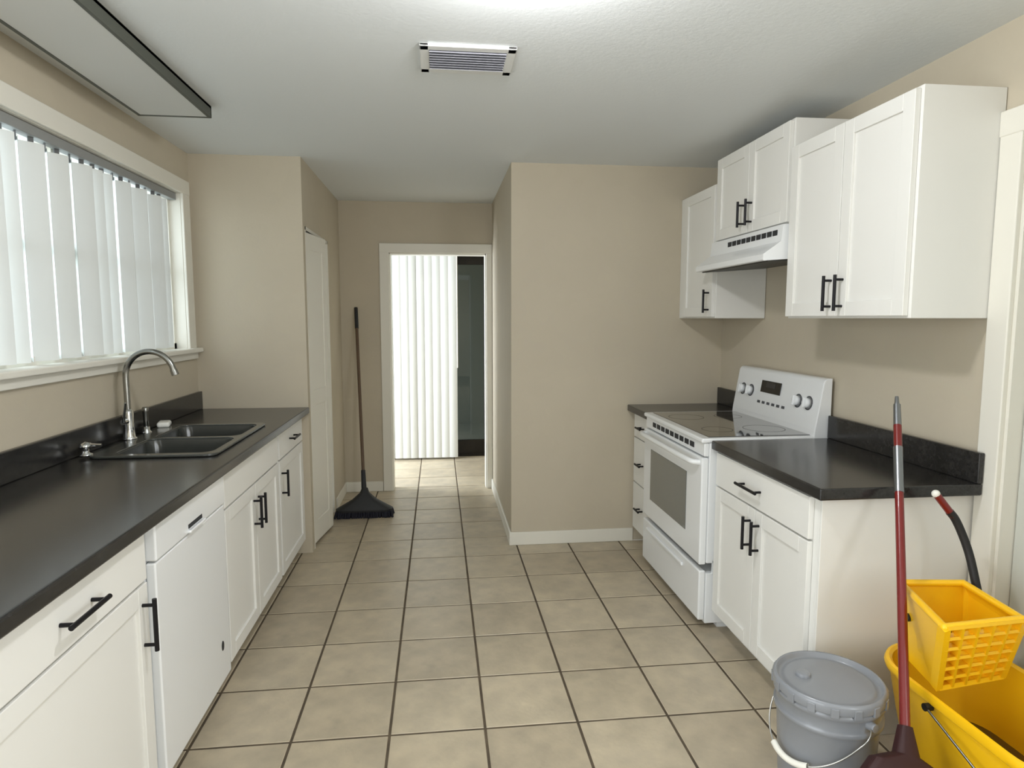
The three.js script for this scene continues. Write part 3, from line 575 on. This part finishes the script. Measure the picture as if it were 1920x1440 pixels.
// ---------------------------------------------------------------- grey pail with lid
{
  const t = thing('pail', 'grey plastic pail with snap-on lid beside the counter end', 'pail', [1.163, 0, -1.735], 1.9);
  mesh('body', lathe([[0, 0.004], [0.125, 0.004], [0.130, 0.012], [0.140, 0.2], [0.1435, 0.265], [0.152, 0.268], [0.152, 0.282], [0.1445, 0.285], [0.146, 0.318], [0.154, 0.321], [0.154, 0.333], [0.147, 0.336], [0.147, 0.35]], 72), M.bucketGrey, t);
  const lid = mesh('lid', lathe([[0.1545, 0.338], [0.158, 0.342], [0.158, 0.362], [0.152, 0.371], [0.146, 0.369], [0.142, 0.358], [0.134, 0.353], [0.128, 0.357], [0.12, 0.36], [0.06, 0.361], [0, 0.361]], 72), M.bucketGrey, t);
  const tabs = []; for (let k = 0; k < 16; k++) { const a = k / 16 * Math.PI * 2; tabs.push(RB(-0.011, 0.011, 0.332, 0.36, 0.153, 0.1605, 0.002).rotateY(a)); }
  mesh('lid_tabs', tabs, M.bucketGrey, lid);
  mesh('spout_cap', lathe([[0.022, 0.36], [0.022, 0.368], [0.018, 0.372], [0, 0.372]], 28).translate(0.05, 0, -0.05), M.bucketGrey, lid);
  const arc = []; for (let k = 0; k <= 24; k++) { const a = k / 24 * Math.PI; const x = -0.161 * Math.cos(a); arc.push(V(x, 0.305 - 0.15 * Math.sin(a), -Math.sqrt(Math.max(0.0004, 0.158 * 0.158 - x * x)) - 0.004)); }
  const bail = mesh('bail', tube(arc, 0.0024, 60, 8), M.wire, t);
  mesh('grip', tube(arc.slice(9, 16), 0.0095, 24, 12), M.whitePlastic, bail);
  for (const s of [-1, 1]) mesh('bail_ear', [rod(V(s * 0.143, 0.305, -0.012), V(s * 0.165, 0.305, -0.012), 0.014, 0.012)], M.bucketGrey, t);
}

// ---------------------------------------------------------------- yellow mop bucket with wringer
{
  const cx = 1.59, cf = 1.55, t = thing('mop_bucket', 'yellow plastic mop bucket on casters at the counter end', 'mop bucket', [cx, 0, -cf]);
  const R = (hx, hz, r, y, dz = 0) => roundRect(0, dz, hx, hz, r, y, 10);
  mesh('tub', loft([R(0.13, 0.27, 0.10, 0.075), R(0.145, 0.29, 0.12, 0.085), R(0.165, 0.32, 0.14, 0.2), R(0.185, 0.342, 0.15, 0.335), R(0.196, 0.354, 0.16, 0.345), R(0.199, 0.357, 0.16, 0.358), R(0.196, 0.354, 0.16, 0.371), R(0.188, 0.346, 0.155, 0.373), R(0.180, 0.338, 0.15, 0.366), R(0.178, 0.335, 0.148, 0.335), R(0.158, 0.313, 0.13, 0.2), R(0.138, 0.283, 0.11, 0.095)], true, true), M.yellow, t);
  for (const [x, z] of [[-0.1, -0.22], [0.1, -0.22], [-0.1, 0.22], [0.1, 0.22]]) {
    const k = mesh('caster_fork', [B(-0.018, 0.018, 0.05, 0.082, -0.012, 0.012)], M.steel, t); k.position.set(x, 0, z);
    mesh('caster_wheel', [new THREE.CylinderGeometry(0.03, 0.03, 0.02, 24).rotateZ(Math.PI / 2).translate(0, 0.03, 0)], M.blackRubber, k);
  }
  mesh('brown_sheet', new THREE.ShapeGeometry((() => { const s = new THREE.Shape(); roundRect(0, 0, 0.146, 0.296, 0.118, 0).forEach(([x, , z], i) => i ? s.lineTo(x, -z) : s.moveTo(x, -z)); return s; })()).rotateX(-Math.PI / 2).translate(0, 0.14, 0), M.brownSheet, t);  // flat brown sheet low inside the tub
  for (const x of [-1, 1]) mesh('bail_bolt', [rod(V(x * 0.19, 0.335, -0.06), V(x * 0.212, 0.335, -0.06), 0.011, 0.011, 18)], M.blackRubber, t);
  const hoop = [V(-0.207, 0.335, -0.06)];                            // wire bail hanging round the front of the tub
  const ring = roundRect(0, 0, 0.207, 0.365, 0.165, 0, 8).filter((p) => p[2] > -0.05);
  ring.sort((p, q) => Math.atan2(p[2], -p[0]) - Math.atan2(q[2], -q[0]));
  for (const [x, , z] of ring) hoop.push(V(x, 0.33 - 0.13 * Math.min(1, (z + 0.06) / 0.42), z));
  hoop.push(V(0.207, 0.335, -0.06));
  mesh('bail', tube(hoop, 0.0035, 90, 8), M.steel, t);
}
{
  // wringer: corners of the opening and of the foot (x, F)
  const t = thing('mop_wringer', 'yellow press wringer with slotted front on the mop bucket', 'wringer', [1.5, 0.377, -1.66]);
  const TY = 0.625 - 0.377, top = [[1.43, 1.80], [1.625, 1.775], [1.59, 1.535], [1.34, 1.515]], bot = [[1.455, 1.775], [1.62, 1.755], [1.655, 1.655], [1.42, 1.62]];
  const C = (a, y) => V(a[0] - 1.5, y, -(a[1] - 1.66));
  const T = top.map((a) => C(a, TY)), Q = bot.map((a) => C(a, 0.012));
  const th = 0.007;
  function panel(a, b, d, e) {                                       // thick quadrilateral a b (top) e d (bottom)
    const n = b.clone().sub(a).cross(d.clone().sub(a)).normalize().multiplyScalar(th), pts = [a, b, e, d], back = pts.map((p) => p.clone().add(n));
    const pos = [], q = (p, r, s, u) => { for (const v of [p, r, s, p, s, u]) pos.push(v.x, v.y, v.z); };
    q(...pts); q(...back.slice().reverse()); for (let i = 0; i < 4; i++) { const j = (i + 1) % 4; q(pts[j], pts[i], back[i], back[j]); }
    const g = new THREE.BufferGeometry(); g.setAttribute('position', new THREE.Float32BufferAttribute(pos, 3)); g.computeVertexNormals(); return g;
  }
  const ins = (a, b, k) => a.clone().lerp(b, k);
  mesh('back_panel', panel(T[0], T[1], Q[0], Q[1]), M.yellow, t);
  mesh('side_panel', panel(T[3], T[0], Q[3], Q[0]), M.yellow, t);
  mesh('side_panel', panel(T[1], T[2], Q[1], Q[2]), M.yellow, t);
  mesh('bottom_plate', panel(Q[0], Q[1], Q[3], Q[2]), M.yellow, t);
  const bars = [];                                                   // slotted front: uprights and cross bars
  const bar = (a, b, w, h) => { const d = b.clone().sub(a), L = d.length(), g = new THREE.BoxGeometry(w, L, h); g.applyQuaternion(new THREE.Quaternion().setFromUnitVectors(V(0, 1, 0), d.normalize())); const m = a.clone().add(b).multiplyScalar(0.5); return g.translate(m.x, m.y, m.z); };
  for (let k = 0; k <= 5; k++) bars.push(bar(ins(Q[3], Q[2], k / 5), ins(T[3], T[2], k / 5), k % 5 ? 0.008 : 0.018, 0.026));
  for (let k = 0; k <= 6; k++) { const a = ins(Q[3], T[3], k / 6), b = ins(Q[2], T[2], k / 6); bars.push(bar(a, b, k === 0 ? 0.014 : 0.009, 0.026)); }
  mesh('front_grille', bars, M.yellow, t);
  mesh('top_rim', [0, 1, 2, 3].map((i) => rod(T[i], T[(i + 1) % 4], 0.0105, 0.0105, 14)).concat(T.map((p) => new THREE.SphereGeometry(0.0105, 14, 10).translate(p.x, p.y, p.z))), M.yellow, t);
  const slots = []; for (let k = 0; k < 3; k++) { const p = ins(ins(T[0], T[1], 0.45 + 0.14 * k), ins(Q[0], Q[1], 0.45 + 0.14 * k), 0.62); slots.push(RB(p.x - 0.006, p.x + 0.006, p.y - 0.022, p.y + 0.022, p.z + 0.004, p.z + 0.012, 0.002)); }
  mesh('drain_slot', slots, M.applianceGap, t);
  mesh('pivot_bolt', [new THREE.CylinderGeometry(0.012, 0.012, 0.02, 18).rotateZ(Math.PI / 2).translate(T[0].x - 0.008, TY - 0.085, (T[0].z + T[3].z) / 2 - 0.085)], M.blackRubber, t);
  const P0 = V(1.662 - 1.5, 0.60 - 0.377, -(1.76 - 1.66)), P1 = V(1.655 - 1.5, 0.72 - 0.377, -(1.80 - 1.66)), P2 = V(1.625 - 1.5, 0.815 - 0.377, -(1.825 - 1.66)), P3 = V(1.565 - 1.5, 0.895 - 0.377, -(1.84 - 1.66));
  mesh('lever_arm', [tube([P0, P1, P2, P2.clone().lerp(P3, 0.3)], 0.0125, 40, 12)], M.blackRubber, t);
  const lg = mesh('lever_grip', [tube([P2.clone().lerp(P3, 0.12), P2.clone().lerp(P3, 0.6), P3], 0.0115, 20, 12)], M.red, t); lg.userData.label = 'red grip';
  mesh('lever_tip', new THREE.SphereGeometry(0.0125, 16, 12).translate(P3.x, P3.y, P3.z), M.whitePlastic, t);
}

// ---------------------------------------------------------------- red broom leaning on the counter end
{
  const foot = V(1.128, 0, -1.318), at = V(1.47, 0.93, -1.885), d = at.clone().sub(foot).normalize();
  const t = thing('red_broom', 'red handled broom leaning against the counter beside the mop bucket', 'broom', [foot.x, 0, foot.z]);
  const p = (s) => d.clone().multiplyScalar(s);
  const L = 1.45;
  mesh('handle', [rod(p(0.24), p(L - 0.11), 0.0135, 0.0125, 20)], M.red, t);
  mesh('steel_sleeve', [rod(p(1.10), p(1.26), 0.0142, 0.0142, 20)], M.steel, t);
  mesh('handle_end', [rod(p(L - 0.11), p(L - 0.03), 0.0125, 0.011, 20), rod(p(L - 0.03), p(L), 0.008, 0.006, 20)], M.steel, t);
  const q = new THREE.Quaternion().setFromUnitVectors(V(0, 1, 0), d);
  const r = (hx, hz, y) => roundRect(0, 0, hx, hz, Math.min(hx, hz) * 0.95, y, 6);
  const cap = mesh('cap', loft([r(0.125, 0.03, 0.25), r(0.125, 0.032, 0.29), r(0.1, 0.03, 0.325), r(0.035, 0.024, 0.35), r(0.018, 0.018, 0.42)], true, true).applyQuaternion(q), M.darkRed, t);
  const br = []; for (let i = 0; i < 15; i++) for (let j = 0; j < 3; j++) { const x = (i - 7) * 0.0165, z = (j - 1) * 0.018; br.push(rod(V(x, 0.255, z), V(x * 1.18 + (rnd() - 0.5) * 0.008, 0.02 + 0.10 * 0 + Math.max(0, z) * 0.3, z * 1.5), 0.0085, 0.0075, 7)); }
  mesh('bristles', br.map((g) => g.applyQuaternion(q)), M.darkRed, t);
}
// ---------------------------------------------------------------- dark broom in the hall
{
  const foot = V(-0.555, 0, -4.72), topEnd = V(-0.664, 1.531, -5.39);
  const t = thing('dust_broom', 'black headed broom with brown stick leaning on the hall wall', 'broom', [foot.x, 0, foot.z]);
  const a = V(0.0, 0.10, -0.02), b = topEnd.clone().sub(foot);
  const dir = b.clone().sub(a).normalize();
  mesh('stick', [rod(a.clone().addScaledVector(dir, 0.15), b, 0.0125, 0.0125, 16)], M.broomWood, t);
  mesh('grip', [rod(b.clone().addScaledVector(dir, -0.18), b.clone().addScaledVector(dir, 0.004), 0.0145, 0.0145, 16)], M.broomHead, t);
  mesh('socket', [rod(a, a.clone().addScaledVector(dir, 0.24), 0.022, 0.016, 16)], M.broomHead, t);
  const r = (hx, hz, y, dz = 0) => roundRect(0, dz, hx, hz, Math.min(hx, hz) * 0.9, y, 6);
  mesh('head', loft([r(0.2, 0.055, 0.045), r(0.205, 0.058, 0.06), r(0.17, 0.05, 0.08), r(0.09, 0.042, 0.125, -0.008), r(0.035, 0.028, 0.17, -0.03), r(0.022, 0.022, 0.2, -0.045)], true, true), M.broomHead, t);
  const br = []; for (let i = 0; i < 25; i++) for (let j = 0; j < 5; j++) { const x = (i - 12) * 0.0162, z = (j - 2) * 0.022; br.push(rod(V(x, 0.05, z), V(x * 1.05 + (rnd() - 0.5) * 0.012, 0.001, z * 1.15 + (rnd() - 0.5) * 0.01), 0.009, 0.0085, 6)); }
  mesh('bristles', br, M.bristle, t);
}

renderer.render(scene, camera);
